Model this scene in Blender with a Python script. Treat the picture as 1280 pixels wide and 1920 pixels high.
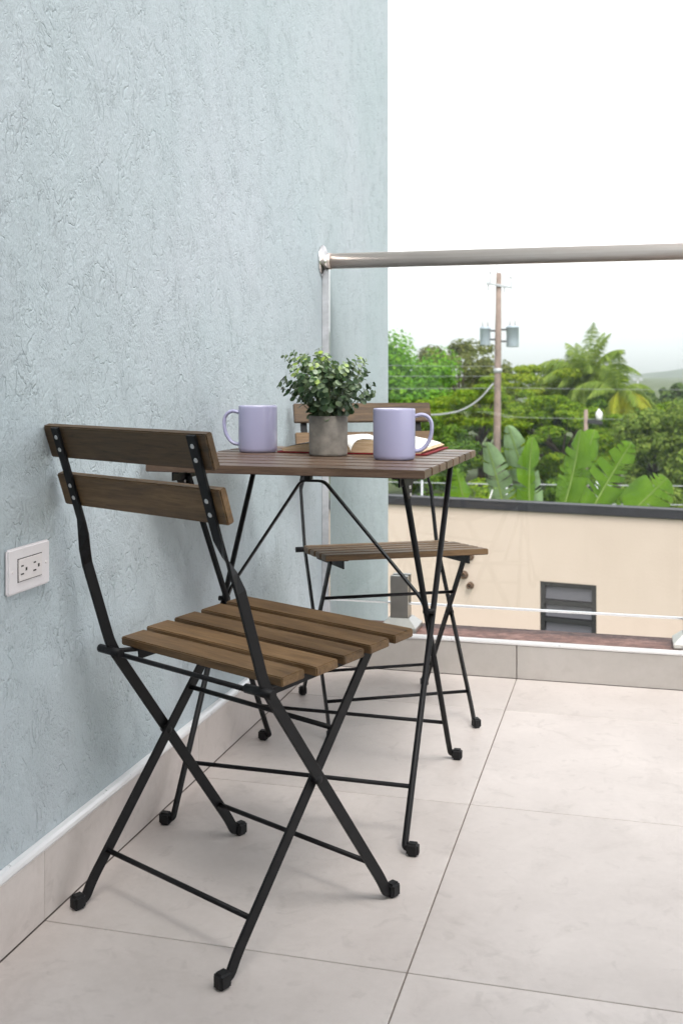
import bpy, bmesh, math, random
import numpy as np
from mathutils import Vector, Matrix

# ------------------------------------------------------------------ clear
for o in list(bpy.data.objects):
    bpy.data.objects.remove(o, do_unlink=True)
scene = bpy.context.scene
COL = scene.collection
R = math.radians

# ------------------------------------------------------------------ camera
cam_d = bpy.data.cameras.new('camera')
cam = bpy.data.objects.new('camera', cam_d)
COL.objects.link(cam)
cam_d.sensor_fit = 'VERTICAL'
cam_d.sensor_height = 36.0
cam_d.sensor_width = 24.0
cam_d.lens = 38.08
cam_d.shift_y = -0.1339
cam_d.clip_start = 0.02
cam_d.clip_end = 20000
cam.location = (0.912, 0.0, 0.87)
cam.rotation_euler = (R(90), 0, math.atan2(540, 2031))
cam_d.dof.use_dof = True
cam_d.dof.focus_distance = 2.0
cam_d.dof.aperture_fstop = 9.0
scene.camera = cam

# ------------------------------------------------------------------ sky and sun
SUN_EL, SUN_AZ = 56.0, 150.0          # azimuth clockwise from +Y
world = bpy.data.worlds.new('World')
scene.world = world
world.use_nodes = True
wn = world.node_tree
wn.nodes.clear()
sky = wn.nodes.new('ShaderNodeTexSky')
sky.sky_type = 'NISHITA'
sky.sun_disc = False
sky.sun_elevation = R(SUN_EL)
sky.sun_rotation = R(SUN_AZ)
sky.air_density = 1.0
sky.dust_density = 1.5
sky.ozone_density = 1.0
hs = wn.nodes.new('ShaderNodeHueSaturation')      # overcast: the cloud layer takes the blue out
hs.inputs['Saturation'].default_value = 0.10
bg = wn.nodes.new('ShaderNodeBackground')
bg.inputs['Strength'].default_value = 0.14
wo = wn.nodes.new('ShaderNodeOutputWorld')
wn.links.new(sky.outputs[0], hs.inputs['Color'])
wn.links.new(hs.outputs[0], bg.inputs['Color'])
wn.links.new(bg.outputs[0], wo.inputs['Surface'])

sun_d = bpy.data.lights.new('sun', 'SUN')
sun_d.energy = 0.95
sun_d.angle = R(24)
sun_d.color = (1.0, 0.96, 0.9)
sun = bpy.data.objects.new('sun', sun_d)
COL.objects.link(sun)
sd = Vector((math.sin(R(SUN_AZ)) * math.cos(R(SUN_EL)), math.cos(R(SUN_AZ)) * math.cos(R(SUN_EL)), math.sin(R(SUN_EL))))
sun.rotation_euler = sd.to_track_quat('Z', 'Y').to_euler()
sun.location = (6, 4, 12)

vs = scene.view_settings
vs.view_transform = 'Standard'
vs.look = 'None'
vs.exposure = 1.5
vs.gamma = 1.0
vs.use_curve_mapping = False
scene.cycles.max_bounces = 8
scene.cycles.volume_bounces = 4
scene.cycles.transparent_max_bounces = 16

rng = np.random.default_rng(7)
random.seed(7)

# ------------------------------------------------------------------ helpers
def tag(o, label=None, cat=None, group=None, kind=None):
    if label: o['label'] = label
    if cat: o['category'] = cat
    if group: o['group'] = group
    if kind: o['kind'] = kind
    return o

def empty(name, loc=(0, 0, 0), rz=0.0):
    o = bpy.data.objects.new(name, None)
    COL.objects.link(o)
    o.location = loc
    o.rotation_euler = (0, 0, rz)
    o.empty_display_size = 0.1
    return o

def link(name, mesh, mat=None, parent=None, loc=None, rot=None):
    o = bpy.data.objects.new(name, mesh)
    COL.objects.link(o)
    if mat is not None and not mesh.materials:
        mesh.materials.append(mat)
    if parent is not None:
        o.parent = parent
    if loc is not None: o.location = loc
    if rot is not None: o.rotation_euler = rot
    return o

def copy_tree(o, parent=None):
    c = o.copy()
    COL.objects.link(c)
    c.parent = parent
    for ch in list(o.children):
        copy_tree(ch, c)
    return c

class G:
    """collects geometry for one mesh"""
    def __init__(s): s.v = []; s.f = []; s.sm = []
    def add(s, vs_, fs, smooth=False):
        b = len(s.v)
        s.v += [tuple(p) for p in vs_]
        s.f += [tuple(i + b for i in q) for q in fs]
        s.sm += [smooth] * len(fs)
    def box(s, lo, hi):
        x0, y0, z0 = lo; x1, y1, z1 = hi
        s.add([(x0,y0,z0),(x1,y0,z0),(x1,y1,z0),(x0,y1,z0),(x0,y0,z1),(x1,y0,z1),(x1,y1,z1),(x0,y1,z1)],
              [(0,3,2,1),(4,5,6,7),(0,1,5,4),(1,2,6,5),(2,3,7,6),(3,0,4,7)])
    def sweep(s, pts, prof, wdirs, cap=True, smooth=False):
        """prof: list of (w, n) offsets; wdirs: width direction at each point"""
        pts = [Vector(p) for p in pts]; n = len(pts); m = len(prof); V = []
        for i, p in enumerate(pts):
            t = (pts[min(i+1, n-1)] - pts[max(i-1, 0)]).normalized()
            w = Vector(wdirs[i] if isinstance(wdirs, list) else wdirs)
            w = (w - t * w.dot(t)).normalized()
            nn = t.cross(w)
            pr = prof[i] if isinstance(prof[0][0], (tuple, list)) else prof
            V += [p + w * a + nn * b for a, b in pr]
        if isinstance(prof[0][0], (tuple, list)): m = len(prof[0])
        F = []
        for i in range(n - 1):
            for k in range(m):
                k2 = (k + 1) % m
                F.append((i*m+k, i*m+k2, (i+1)*m+k2, (i+1)*m+k))
        s.add(V, F, smooth)
        if cap:
            b = len(s.v) - len(V)
            s.f.append(tuple(b + k for k in reversed(range(m)))); s.sm.append(False)
            s.f.append(tuple(b + (n-1)*m + k for k in range(m))); s.sm.append(False)
    def tube(s, pts, r, n=8, cap=True):
        pts = [Vector(p) for p in pts]
        t = (pts[-1] - pts[0]).normalized()
        ref = Vector((0, 0, 1)) if abs(t.z) < 0.8 else Vector((1, 0.1, 0))
        rs = r if isinstance(r, (list, tuple)) else [r] * len(pts)
        prof = [[(q*math.cos(2*math.pi*k/n), q*math.sin(2*math.pi*k/n)) for k in range(n)] for q in rs]
        s.sweep(pts, prof, [ref]*len(pts), cap, True)
    def lathe(s, prof, c=(0, 0, 0), n=32, axis='Z', smooth=True):
        V = []
        for r, h in prof:
            for k in range(n):
                a = 2*math.pi*k/n
                p = (r*math.cos(a), r*math.sin(a), h)
                if axis == 'X': p = (h, r*math.cos(a), r*math.sin(a))
                if axis == 'Y': p = (r*math.sin(a), h, r*math.cos(a))
                V.append((p[0]+c[0], p[1]+c[1], p[2]+c[2]))
        F = [(i*n+k, i*n+(k+1)%n, (i+1)*n+(k+1)%n, (i+1)*n+k) for i in range(len(prof)-1) for k in range(n)]
        s.add(V, F, smooth)
    def mesh(s, name, bevel=0.0, seg=2, fix=True):
        me = bpy.data.meshes.new(name)
        me.from_pydata(s.v, [], s.f)
        me.polygons.foreach_set('use_smooth', s.sm)
        if bevel or fix:
            bm = bmesh.new(); bm.from_mesh(me)
            if bevel:
                es = [e for e in bm.edges if e.is_manifold and e.calc_face_angle(0) > 0.6]
                bmesh.ops.bevel(bm, geom=es, offset=bevel, segments=seg, affect='EDGES', clamp_overlap=True)
            bmesh.ops.recalc_face_normals(bm, faces=bm.faces[:])
            bm.to_mesh(me); bm.free()
        me.update()
        return me
    def build(s, name, mat, parent=None, bevel=0.0, loc=None, rot=None, seg=2):
        return link(name, s.mesh(name, bevel, seg), mat, parent, loc, rot)

def rect(w, t, c=0.0006):
    a, b = w/2, t/2
    return [(-a+c,-b),(a-c,-b),(a,-b+c),(a,b-c),(a-c,b),(-a+c,b),(-a,b-c),(-a,-b+c)]

def fillet(pts, r, n=5):
    """round the inner corners of a polyline"""
    pts = [Vector(p) for p in pts]; out = [pts[0]]
    for a, b, c in zip(pts, pts[1:], pts[2:]):
        d0, d1 = (a-b), (c-b)
        k = min(r, d0.length*0.45, d1.length*0.45)
        p0, p1 = b + d0.normalized()*k, b + d1.normalized()*k
        for i in range(n+1):
            t = i/n
            out.append(p0*(1-t)**2 + b*2*t*(1-t) + p1*t*t)
    out.append(pts[-1])
    return out

# ------------------------------------------------------------------ materials
class N:
    """tiny node-tree helper"""
    def __init__(s, name):
        s.m = bpy.data.materials.new(name); s.m.use_nodes = True
        s.t = s.m.node_tree; s.t.nodes.clear()
        s.out = s.new('ShaderNodeOutputMaterial')
    def new(s, typ, **kw):
        n = s.t.nodes.new(typ)
        for k, v in kw.items():
            if k in n.inputs: n.inputs[k].default_value = v
            else: setattr(n, k, v)
        return n
    def l(s, a, b): s.t.links.new(a, b)
    def coords(s, scale=(1, 1, 1), kind='Object', rot=(0, 0, 0)):
        tc = s.new('ShaderNodeTexCoord'); mp = s.new('ShaderNodeMapping')
        mp.inputs['Scale'].default_value = scale
        mp.inputs['Rotation'].default_value = rot
        s.l(tc.outputs[kind], mp.inputs['Vector'])
        return mp
    def noise(s, vec, scale, detail=4, rough=0.55, dist=0.0):
        n = s.new('ShaderNodeTexNoise')
        n.inputs['Scale'].default_value = scale; n.inputs['Detail'].default_value = detail
        n.inputs['Roughness'].default_value = rough; n.inputs['Distortion'].default_value = dist
        if vec is not None: s.l(vec, n.inputs['Vector'])
        return n
    def ramp(s, fac, stops, interp='LINEAR'):
        r = s.new('ShaderNodeValToRGB'); e = r.color_ramp.elements
        r.color_ramp.interpolation = interp
        while len(e) < len(stops): e.new(0.5)
        for el, (p, c) in zip(e, stops):
            el.position = p; el.color = (c[0], c[1], c[2], 1) if hasattr(c, '__len__') else (c, c, c, 1)
        s.l(fac, r.inputs['Fac'])
        return r
    def math(s, op, a, b=None, c=None):
        n = s.new('ShaderNodeMath', operation=op)
        for i, q in enumerate((a, b, c)):
            if q is None: continue
            if isinstance(q, (int, float)): n.inputs[i].default_value = q
            else: s.l(q, n.inputs[i])
        return n.outputs[0]
    def mix(s, fac, a, b, blend='MIX'):
        n = s.new('ShaderNodeMix', data_type='RGBA', blend_type=blend)
        for sock, q in ((n.inputs['Factor'], fac), (n.inputs['A'], a), (n.inputs['B'], b)):
            pass
        def put(sock, q):
            if isinstance(q, (int, float)): sock.default_value = q
            elif isinstance(q, (tuple, list)): sock.default_value = (q[0], q[1], q[2], 1)
            else: s.l(q, sock)
        put(n.inputs[0], fac); put(n.inputs[6], a); put(n.inputs[7], b)
        return n.outputs[2]
    def bsdf(s, color, rough=0.5, metal=0.0, spec=0.5, bump=None, bs=0.3, bd=0.001):
        p = s.new('ShaderNodeBsdfPrincipled')
        def put(name, q):
            if isinstance(q, (int, float)): p.inputs[name].default_value = q
            elif isinstance(q, (tuple, list)): p.inputs[name].default_value = (q[0], q[1], q[2], 1)
            else: s.l(q, p.inputs[name])
        put('Base Color', color); put('Roughness', rough); put('Metallic', metal); put('Specular IOR Level', spec)
        if bump is not None:
            b = s.new('ShaderNodeBump'); b.inputs['Strength'].default_value = bs; b.inputs['Distance'].default_value = bd
            s.l(bump, b.inputs['Height']); s.l(b.outputs[0], p.inputs['Normal'])
        s.l(p.outputs[0], s.out.inputs['Surface'])
        s.p = p
        return p

def simple(name, col, rough=0.5, metal=0.0, var=0.12, scale=30, spec=0.5, bs=0.15, bd=0.0005):
    n = N(name); mp = n.coords()
    nz = n.noise(mp.outputs[0], scale, 5, 0.6)
    c = n.ramp(nz.outputs[0], [(0.3, tuple(x*(1-var) for x in col)), (0.7, tuple(min(1, x*(1+var)) for x in col))])
    rr = n.math('ADD', n.math('MULTIPLY', nz.outputs[0], 0.16), rough-0.08)
    n.bsdf(c.outputs[0], rr, metal, spec, nz.outputs[0], bs, bd)
    return n.m

def m_stucco():
    n = N('painted stucco'); mp = n.coords((1, 1, 1)); v = mp.outputs[0]
    warp = n.noise(v, 6, 3, 0.5)
    vv = n.new('ShaderNodeVectorMath', operation='MULTIPLY_ADD')
    n.l(warp.outputs[1], vv.inputs[0]); vv.inputs[1].default_value = (0.09, 0.09, 0.09); n.l(v, vv.inputs[2])
    st = n.new('ShaderNodeMapping'); st.inputs['Scale'].default_value = (1, 1.0, 0.5); st.inputs['Rotation'].default_value = (R(16), 0, 0)
    n.l(vv.outputs[0], st.inputs['Vector'])
    # drag marks: thin iso-lines of stretched noise, broken up by a mask
    a = n.noise(st.outputs[0], 36, 2, 0.5)
    la = n.math('ABSOLUTE', n.math('SUBTRACT', a.outputs[0], 0.5))
    lines = n.ramp(la, [(0.0, 1.0), (0.028, 0.0)])
    mask = n.ramp(n.noise(v, 11, 3, 0.6).outputs[0], [(0.45, 0.0), (0.60, 1.0)])
    gro = n.math('MULTIPLY', lines.outputs[0], mask.outputs[0])
    b = n.noise(st.outputs[0], 78, 2, 0.5)
    lb = n.math('ABSOLUTE', n.math('SUBTRACT', b.outputs[0], 0.5))
    lines2 = n.ramp(lb, [(0.0, 1.0), (0.04, 0.0)])
    mask2 = n.ramp(n.noise(v, 17, 2, 0.5).outputs[0], [(0.45, 0.0), (0.6, 1.0)])
    gro2 = n.math('MULTIPLY', lines2.outputs[0], mask2.outputs[0])
    grain = n.noise(st.outputs[0], 250, 4, 0.7)
    lump = n.noise(v, 45, 3, 0.6)
    h = n.math('ADD', n.math('MULTIPLY', grain.outputs[0], 0.62), n.math('MULTIPLY', lump.outputs[0], 0.55))
    h = n.math('SUBTRACT', h, n.math('MULTIPLY', gro, 0.40))
    h = n.math('SUBTRACT', h, n.math('MULTIPLY', gro2, 0.30))
    big = n.noise(v, 1.6, 4, 0.6)
    col = n.ramp(big.outputs[0], [(0.3, (0.440, 0.515, 0.54)), (0.7, (0.50, 0.553, 0.592))])
    col2 = n.mix(n.math('MULTIPLY', gro, 0.18), col.outputs[0], (0.30, 0.40, 0.42))
    n.bsdf(col2, 0.72, 0, 0.3, h, 1.0, 0.0045)
    return n.m

def m_tile(name='porcelain tile', c0=(0.49, 0.44, 0.412), c1=(0.60, 0.545, 0.515), rough=0.42):
    n = N(name); mp = n.coords(); v = mp.outputs[0]
    oi = n.new('ShaderNodeObjectInfo')
    off = n.new('ShaderNodeVectorMath', operation='ADD'); n.l(v, off.inputs[0])
    cb = n.new('ShaderNodeCombineXYZ'); n.l(n.math('MULTIPLY', oi.outputs['Random'], 37.0), cb.inputs[0]); n.l(n.math('MULTIPLY', oi.outputs['Random'], 91.0), cb.inputs[1])
    n.l(cb.outputs[0], off.inputs[1])
    cl = n.noise(off.outputs[0], 3.2, 6, 0.62, 0.6)
    fine = n.noise(off.outputs[0], 60, 5, 0.7)
    spk = n.noise(off.outputs[0], 22, 3, 0.6, 0.8)
    f = n.math('ADD', n.math('MULTIPLY', cl.outputs[0], 0.75), n.math('MULTIPLY', fine.outputs[0], 0.25))
    c = n.ramp(f, [(0.34, c0), (0.66, c1)])
    tint = n.math('ADD', n.math('MULTIPLY', oi.outputs['Random'], 0.06), 0.97)
    hsv = n.new('ShaderNodeHueSaturation'); n.l(c.outputs[0], hsv.inputs['Color']); n.l(tint, hsv.inputs['Value'])
    smud = n.ramp(spk.outputs[0], [(0.30, 1.0), (0.42, 0.0)])
    scuff = n.ramp(n.noise(off.outputs[0], 7, 6, 0.7, 1.2).outputs[0], [(0.54, 0.0), (0.72, 1.0)])
    c1_ = n.mix(n.math('MULTIPLY', scuff.outputs[0], 0.28), hsv.outputs[0], (0.33, 0.285, 0.26))
    c2 = n.mix(n.math('MULTIPLY', smud.outputs[0], 0.28), c1_, (0.34, 0.30, 0.28))
    rr = n.math('ADD', n.math('MULTIPLY', cl.outputs[0], 0.25), rough - 0.12)
    n.bsdf(c2, rr, 0, 0.5, fine.outputs[0], 0.12, 0.0006)
    return n.m

def m_wood(name, dark, mid, light, rough=0.5):
    n = N(name); oi = n.new('ShaderNodeObjectInfo')
    mp = n.coords((2.2, 26, 26)); v = mp.outputs[0]
    off = n.new('ShaderNodeVectorMath', operation='ADD'); n.l(v, off.inputs[0])
    cb = n.new('ShaderNodeCombineXYZ')
    for i, k in enumerate((53., 117., 71.)): n.l(n.math('MULTIPLY', oi.outputs['Random'], k), cb.inputs[i])
    n.l(cb.outputs[0], off.inputs[1])
    g = n.noise(off.outputs[0], 1.6, 6, 0.65, 1.4)
    fine = n.noise(off.outputs[0], 9, 4, 0.7, 0.4)
    f = n.math('ADD', n.math('MULTIPLY', g.outputs[0], 0.62), n.math('MULTIPLY', fine.outputs[0], 0.38))
    c = n.ramp(f, [(0.30, dark), (0.5, mid), (0.70, light)])
    hsv = n.new('ShaderNodeHueSaturation'); n.l(c.outputs[0], hsv.inputs['Color'])
    n.l(n.math('ADD', n.math('MULTIPLY', oi.outputs['Random'], 0.55), 0.70), hsv.inputs['Value'])
    pore = n.ramp(fine.outputs[0], [(0.30, 1.0), (0.40, 0.0)])
    c2 = n.mix(n.math('MULTIPLY', pore.outputs[0], 0.5), hsv.outputs[0], tuple(x*0.4 for x in dark))
    rr = n.math('ADD', n.math('MULTIPLY', g.outputs[0], 0.25), rough-0.12)
    n.bsdf(c2, rr, 0, 0.4, f, 0.25, 0.0008)
    return n.m

def m_glass():
    n = N('clear glass'); fr = n.new('ShaderNodeFresnel'); fr.inputs['IOR'].default_value = 1.5
    tr = n.new('ShaderNodeBsdfTransparent'); tr.inputs[0].default_value = (0.985, 0.995, 0.99, 1)
    gl = n.new('ShaderNodeBsdfGlossy'); gl.inputs['Roughness'].default_value = 0.01
    mx = n.new('ShaderNodeMixShader')
    n.l(fr.outputs[0], mx.inputs[0]); n.l(tr.outputs[0], mx.inputs[1]); n.l(gl.outputs[0], mx.inputs[2])
    n.l(mx.outputs[0], n.out.inputs['Surface'])
    return n.m

def m_leaf(name, stops, rough=0.5, trans=0.35, per='island', spec=0.12, noise_scale=0.6, tcol=None):
    n = N(name)
    if per == 'island':
        g = n.new('ShaderNodeNewGeometry'); r = g.outputs['Random Per Island']
    else:
        g = n.new('ShaderNodeObjectInfo'); r = g.outputs['Random']
    mp = n.coords(); nz = n.noise(mp.outputs[0], noise_scale, 3, 0.6)
    f = n.math('ADD', n.math('MULTIPLY', r, 0.55), n.math('MULTIPLY', nz.outputs[0], 0.45))
    c = n.ramp(f, stops)
    p = n.bsdf(c.outputs[0], rough, 0, spec)
    t = n.new('ShaderNodeBsdfTranslucent')
    if tcol: n.l(n.mix(0.5, c.outputs[0], tcol), t.inputs[0])
    else: n.l(c.outputs[0], t.inputs[0])
    mx = n.new('ShaderNodeMixShader'); mx.inputs[0].default_value = trans
    n.l(p.outputs[0], mx.inputs[1]); n.l(t.outputs[0], mx.inputs[2]); n.l(mx.outputs[0], n.out.inputs['Surface'])
    return n.m

def m_edge():
    n = N('page edges'); mp = n.coords((20, 20, 1800)); nz = n.noise(mp.outputs[0], 1.0, 2, .5)
    c = n.ramp(nz.outputs[0], [(.35, (.40, .27, .15)), (.65, (.66, .52, .36))])
    n.bsdf(c.outputs[0], .85, 0, .2, nz.outputs[0], .4, .0004)
    return n.m
M = {}
M['stucco'] = m_stucco()
M['tile'] = m_tile()
M['kerbtile'] = m_tile('kerb tile', (0.35, 0.325, 0.30), (0.43, 0.40, 0.375), 0.45)
M['grout'] = simple('grout', (0.20, 0.17, 0.15), 0.9, var=0.2, scale=60)
M['wood'] = m_wood('oiled acacia', (0.042, 0.023, 0.009), (0.112, 0.064, 0.027), (0.20, 0.122, 0.058))
M['tablewood'] = m_wood('table acacia', (0.060, 0.036, 0.023), (0.132, 0.084, 0.058), (0.225, 0.15, 0.108), 0.36)
M['black'] = simple('black powder coat', (0.007, 0.007, 0.008), 0.48, var=0.25, scale=120, bs=0.1, spec=0.22)
M['rubber'] = simple('black plastic', (0.008, 0.008, 0.009), 0.55, var=0.2, scale=80, spec=0.3)
M['screw'] = simple('galvanised screw', (0.62, 0.62, 0.62), 0.35, 1.0)
M['chrome'] = simple('polished steel', (0.72, 0.70, 0.69), 0.12, 1.0, var=0.04, scale=10, bs=0.02)
M['alu'] = simple('aluminium trim', (0.84, 0.84, 0.85), 0.3, 0.35, var=0.02, scale=25, bs=0.0)
M['glass'] = m_glass()
M['silicone'] = simple('silicone bead', (0.43, 0.44, 0.46), 0.8, var=0.15, scale=40, spec=.2)
M['white'] = simple('white plastic', (0.74, 0.71, 0.73), 0.35, var=0.03)
M['slot'] = simple('dark slot', (0.02, 0.018, 0.016), 0.7)
M['ivory'] = simple('socket plastic', (0.72, 0.68, 0.68), 0.4, var=0.03)
M['mug'] = simple('lilac stoneware', (0.345, 0.34, 0.495), 0.2, var=0.01, scale=4, bs=0.0)
M['mugin'] = simple('mug inside', (0.78, 0.78, 0.82), 0.28, var=0.02)
M['concrete'] = simple('concrete pot', (0.20, 0.182, 0.16), 0.85, var=0.28, scale=45, bs=0.4, bd=0.0012)
M['soil'] = simple('potting soil', (0.03, 0.022, 0.015), 0.95, var=0.4, scale=150, bs=0.8, bd=0.004)
M['stem'] = simple('plant stem', (0.10, 0.13, 0.045), 0.6)
M['pleaf'] = m_leaf('round leaf', [(0.1, (0.024, 0.065, 0.020)), (0.32, (0.09, 0.175, 0.055)), (0.48, (0.23, 0.31, 0.18)), (0.62, (0.38, 0.46, 0.33)), (0.75, (0.36, 0.50, 0.06))], 0.42, 0.2, 'object', 0.5, 40)
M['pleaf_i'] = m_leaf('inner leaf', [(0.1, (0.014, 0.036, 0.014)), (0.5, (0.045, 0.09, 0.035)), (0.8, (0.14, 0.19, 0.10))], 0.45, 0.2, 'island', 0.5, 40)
M['page'] = simple('paper', (0.82, 0.80, 0.76), 0.8, var=0.02)
M['pageedge'] = m_edge()
M['cover'] = simple('red cloth cover', (0.20, 0.012, 0.016), 0.7, var=0.15, scale=90)
def m_render():
    n = N('cream painted render'); v = n.coords().outputs[0]
    a = n.noise(v, 1.1, 5, .6); st = n.noise(n.coords((5, 5, .35)).outputs[0], 1.3, 5, .65); gr = n.noise(v, 40, 3, .6)
    c = n.ramp(a.outputs[0], [(.3, (.575, .468, .392)), (.7, (.62, .51, .432))])
    k = n.ramp(st.outputs[0], [(.52, 0.0), (.75, 1.0)])
    c2 = n.mix(n.math('MULTIPLY', k.outputs[0], .16), c.outputs[0], (.42, .34, .27))
    n.bsdf(c2, .85, 0, .2, gr.outputs[0], .3, .006)
    return n.m
M['beige'] = m_render()
M['cap'] = simple('dark coping paint', (0.022, 0.022, 0.028), 0.7, var=0.4, scale=6)
M['capmetal'] = simple('coping edge', (0.11, 0.11, 0.12), 0.6, 0.3)
M['winframe'] = simple('dark window frame', (0.02, 0.02, 0.022), 0.5)
M['louvre'] = simple('grey louvre glass', (0.075, 0.073, 0.085), 0.35, var=0.1, scale=6)
M['rust'] = simple('rusty pipe', (0.10, 0.055, 0.03), 0.8, var=0.4, scale=50)
M['roof'] = simple('roof screed', (0.32, 0.31, 0.29), 0.9, var=0.2, scale=3)
M['polewood'] = simple('weathered pole wood', (0.27, 0.20, 0.17), 0.9, var=0.25, scale=3)
M['steel'] = simple('grey painted steel', (0.42, 0.48, 0.54), 0.5, 0.2, var=0.1, scale=3)
M['lightgrey'] = simple('galvanised steel', (0.45, 0.46, 0.48), 0.5, 0.4)
M['ceram'] = simple('insulator', (0.35, 0.33, 0.34), 0.3)
M['cable'] = simple('cable sheath', (0.30, 0.31, 0.31), 0.6)
M['bark'] = simple('bark', (0.085, 0.065, 0.05), 0.95, var=0.35, scale=6, bs=0.6, bd=0.03)
M['grass'] = simple('rough grass', (0.075, 0.10, 0.035), 0.95, var=0.5, scale=0.4, bs=0.5, bd=0.1)
M['hill'] = simple('wooded hill', (0.06, 0.085, 0.045), 0.95, var=0.4, scale=0.02)
M['whitepaint'] = simple('white paint', (0.75, 0.75, 0.74), 0.7, var=0.06)
M['flower'] = simple('red bract', (0.50, 0.06, 0.03), 0.5)

def m_granite():
    n = N('red granite'); mp = n.coords(); v = mp.outputs[0]
    st = n.new('ShaderNodeMapping'); st.inputs['Scale'].default_value = (0.55, 1, 1); n.l(v, st.inputs['Vector'])
    a = n.noise(st.outputs[0], 60, 5, 0.75); b = n.noise(v, 9, 4, 0.6)
    f = n.math('ADD', n.math('MULTIPLY', a.outputs[0], 0.75), n.math('MULTIPLY', b.outputs[0], 0.25))
    c = n.ramp(f, [(0.36, (0.045, 0.018, 0.012)), (0.5, (0.145, 0.066, 0.048)), (0.66, (0.30, 0.175, 0.145))])
    n.bsdf(c.outputs[0], 0.55, 0, 0.4, a.outputs[0], 0.4, 0.002)
    return n.m
M['granite'] = m_granite()
def m_brushed():
    n = N('brushed stainless'); mp = n.coords((0.6, 90, 90)); v = mp.outputs[0]
    a = n.noise(v, 2.5, 5, 0.7)
    b = n.noise(n.coords((3, 3, 3)).outputs[0], 4, 4, 0.6)
    c = n.ramp(a.outputs[0], [(0.3, (0.69, 0.59, 0.535)), (0.7, (0.82, 0.73, 0.675))])
    rr = n.math('ADD', n.math('MULTIPLY', b.outputs[0], 0.2), 0.36)
    n.bsdf(c.outputs[0], rr, 1.0, 0.5)
    return n.m
M['brushed'] = m_brushed()
M['post'] = simple('satin stainless', (0.46, 0.45, 0.42), 0.33, 1.0, var=0.08, scale=20)
M['banana'] = None

# ================================================================== THE SETTING
GZ = -4.0
# ground, out to the horizon
g = G(); S = 2750
g.add([(-S, -S+2000, 0), (S, -S+2000, 0), (S, S+2000-250, 0), (-S, S+2000-250, 0)], [(0, 1, 2, 3)])
tag(g.build('ground', M['grass'], loc=(0, 0, GZ)), kind='structure')

# far hill
def hill():
    nx, ny = 60, 14; V = []; F = []
    for j in range(ny):
        for i in range(nx):
            x = -700 + 2000*i/(nx-1); y = 2250 + 420*j/(ny-1)
            rise = 1/(1+math.exp(-(x-215)/80))
            h = rise*(88 + 0.05*max(0, x-300)) * math.sin(math.pi*min(1, (j+0.0)/(ny-1)))**0.8
            h += (5*math.sin(x*0.021+1)+3*math.sin(x*0.053+j)) * rise * (0 if j in (0, ny-1) else 1)
            V.append((x, y, GZ - 0.5 + max(0, h)))
    for j in range(ny-1):
        for i in range(nx-1):
            F.append((j*nx+i, j*nx+i+1, (j+1)*nx+i+1, (j+1)*nx+i))
    g = G(); g.add(V, F, True)
    tag(g.build('hill', M['hill']), kind='structure')
hill()

# balcony floor: screed slab with porcelain tiles laid on it
Y0, Y1, X1 = -1.6, 3.125, 4.4
g = G(); g.box((0.0, Y0, -0.25), (X1, Y1+0.16, -0.0025))
floor = tag(g.build('balcony_floor', M['grout']), kind='structure')
PX = [0.0112, 0.599, 1.239, 1.879, 2.519, 3.159, 3.799, X1]
PY = [Y0, -1.008, -0.369, 0.270, 0.909, 1.548, 2.187, 2.826, Y1]
GAP = 0.0013
for i in range(len(PX)-1):
    for j in range(len(PY)-1):
        w, d = PX[i+1]-PX[i]-2*GAP, PY[j+1]-PY[j]-2*GAP
        g = G(); g.box((-w/2, -d/2, -0.009), (w/2, d/2, 0))
        g.build('floor_tile', M['tile'], floor, 0.0007, loc=((PX[i]+PX[i+1])/2, (PY[j]+PY[j+1])/2, 0), seg=1)

# kerb under the railing
g = G(); g.box((0.0, Y1+0.009, -0.25), (X1, Y1+0.165, 0.094))
kerb = tag(g.build('kerb', M['grout']), kind='structure')
for a, b in zip(PX[:-1], PX[1:]):
    w = b-a-2*GAP
    g = G(); g.box((-w/2, 0, 0.001), (w/2, 0.0085, 0.0955))
    g.build('kerb_tile', M['kerbtile'], kerb, 0.0006, loc=((a+b)/2, Y1, 0), seg=1)
g = G(); g.box((0.003, Y1+0.0105, 0.0943), (X1, Y1+0.170, 0.1045))
g.build('coping', M['granite'], kerb, 0.002)
g = G()
pr = [(Y1-0.002, 0.0965), (Y1-0.004, 0.101), (Y1-0.002, 0.107), (Y1+0.004, 0.1095), (Y1+0.010, 0.1075), (Y1+0.010, 0.0965)]
g.add([(0.004, y, z) for y, z in pr]+[(X1, y, z) for y, z in pr], [(k, (k+1) % 6, 6+(k+1) % 6, 6+k) for k in range(6)] + [tuple(range(6)), tuple(range(11, 5, -1))])
g.build('edge_trim', M['alu'], kerb)

# house: the stuccoed side wall and the wall behind the viewer
house = tag(empty('house', (0, 0, GZ)), 'pale aqua stuccoed house wall rising beside the table and chairs', 'house')
g = G(); g.box((-0.25, Y0-0.25, 0), (0, 4.142, 4.2-GZ))
g.build('side_wall', M['stucco'], house, 0.004)
g = G(); g.box((0.002, Y0-0.25, 0), (X1+0.4, Y0-0.002, 3.3-GZ))
g.build('back_wall', M['stucco'], house)
g = G(); g.box((0.002, Y0-0.001, 2.75-GZ), (X1+0.4, 0.1, 2.95-GZ))
g.build('unseen_roof_slab', M['whitepaint'], house)  # unseen slab added to shade the near balcony, its depth cut for brightness
bb = empty('baseboard'); bb.parent = house; bb.location = (0, 0, -GZ)
for a, b in zip(PY[:-1], PY[1:]):
    d = b-a-0.0012
    g = G(); g.box((0.0005, -d/2, 0.001), (0.0115, d/2, 0.111))
    g.build('baseboard_tile', M['tile'], bb, 0.0006, loc=(0, (a+b)/2, 0), seg=1)
g = G()
pr = [(0.0005, 0.1115), (0.012, 0.1115), (0.0135, 0.1155), (0.0125, 0.1205), (0.0085, 0.1245), (0.003, 0.1265), (0.0005, 0.1265)]
m_ = len(pr)
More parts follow.
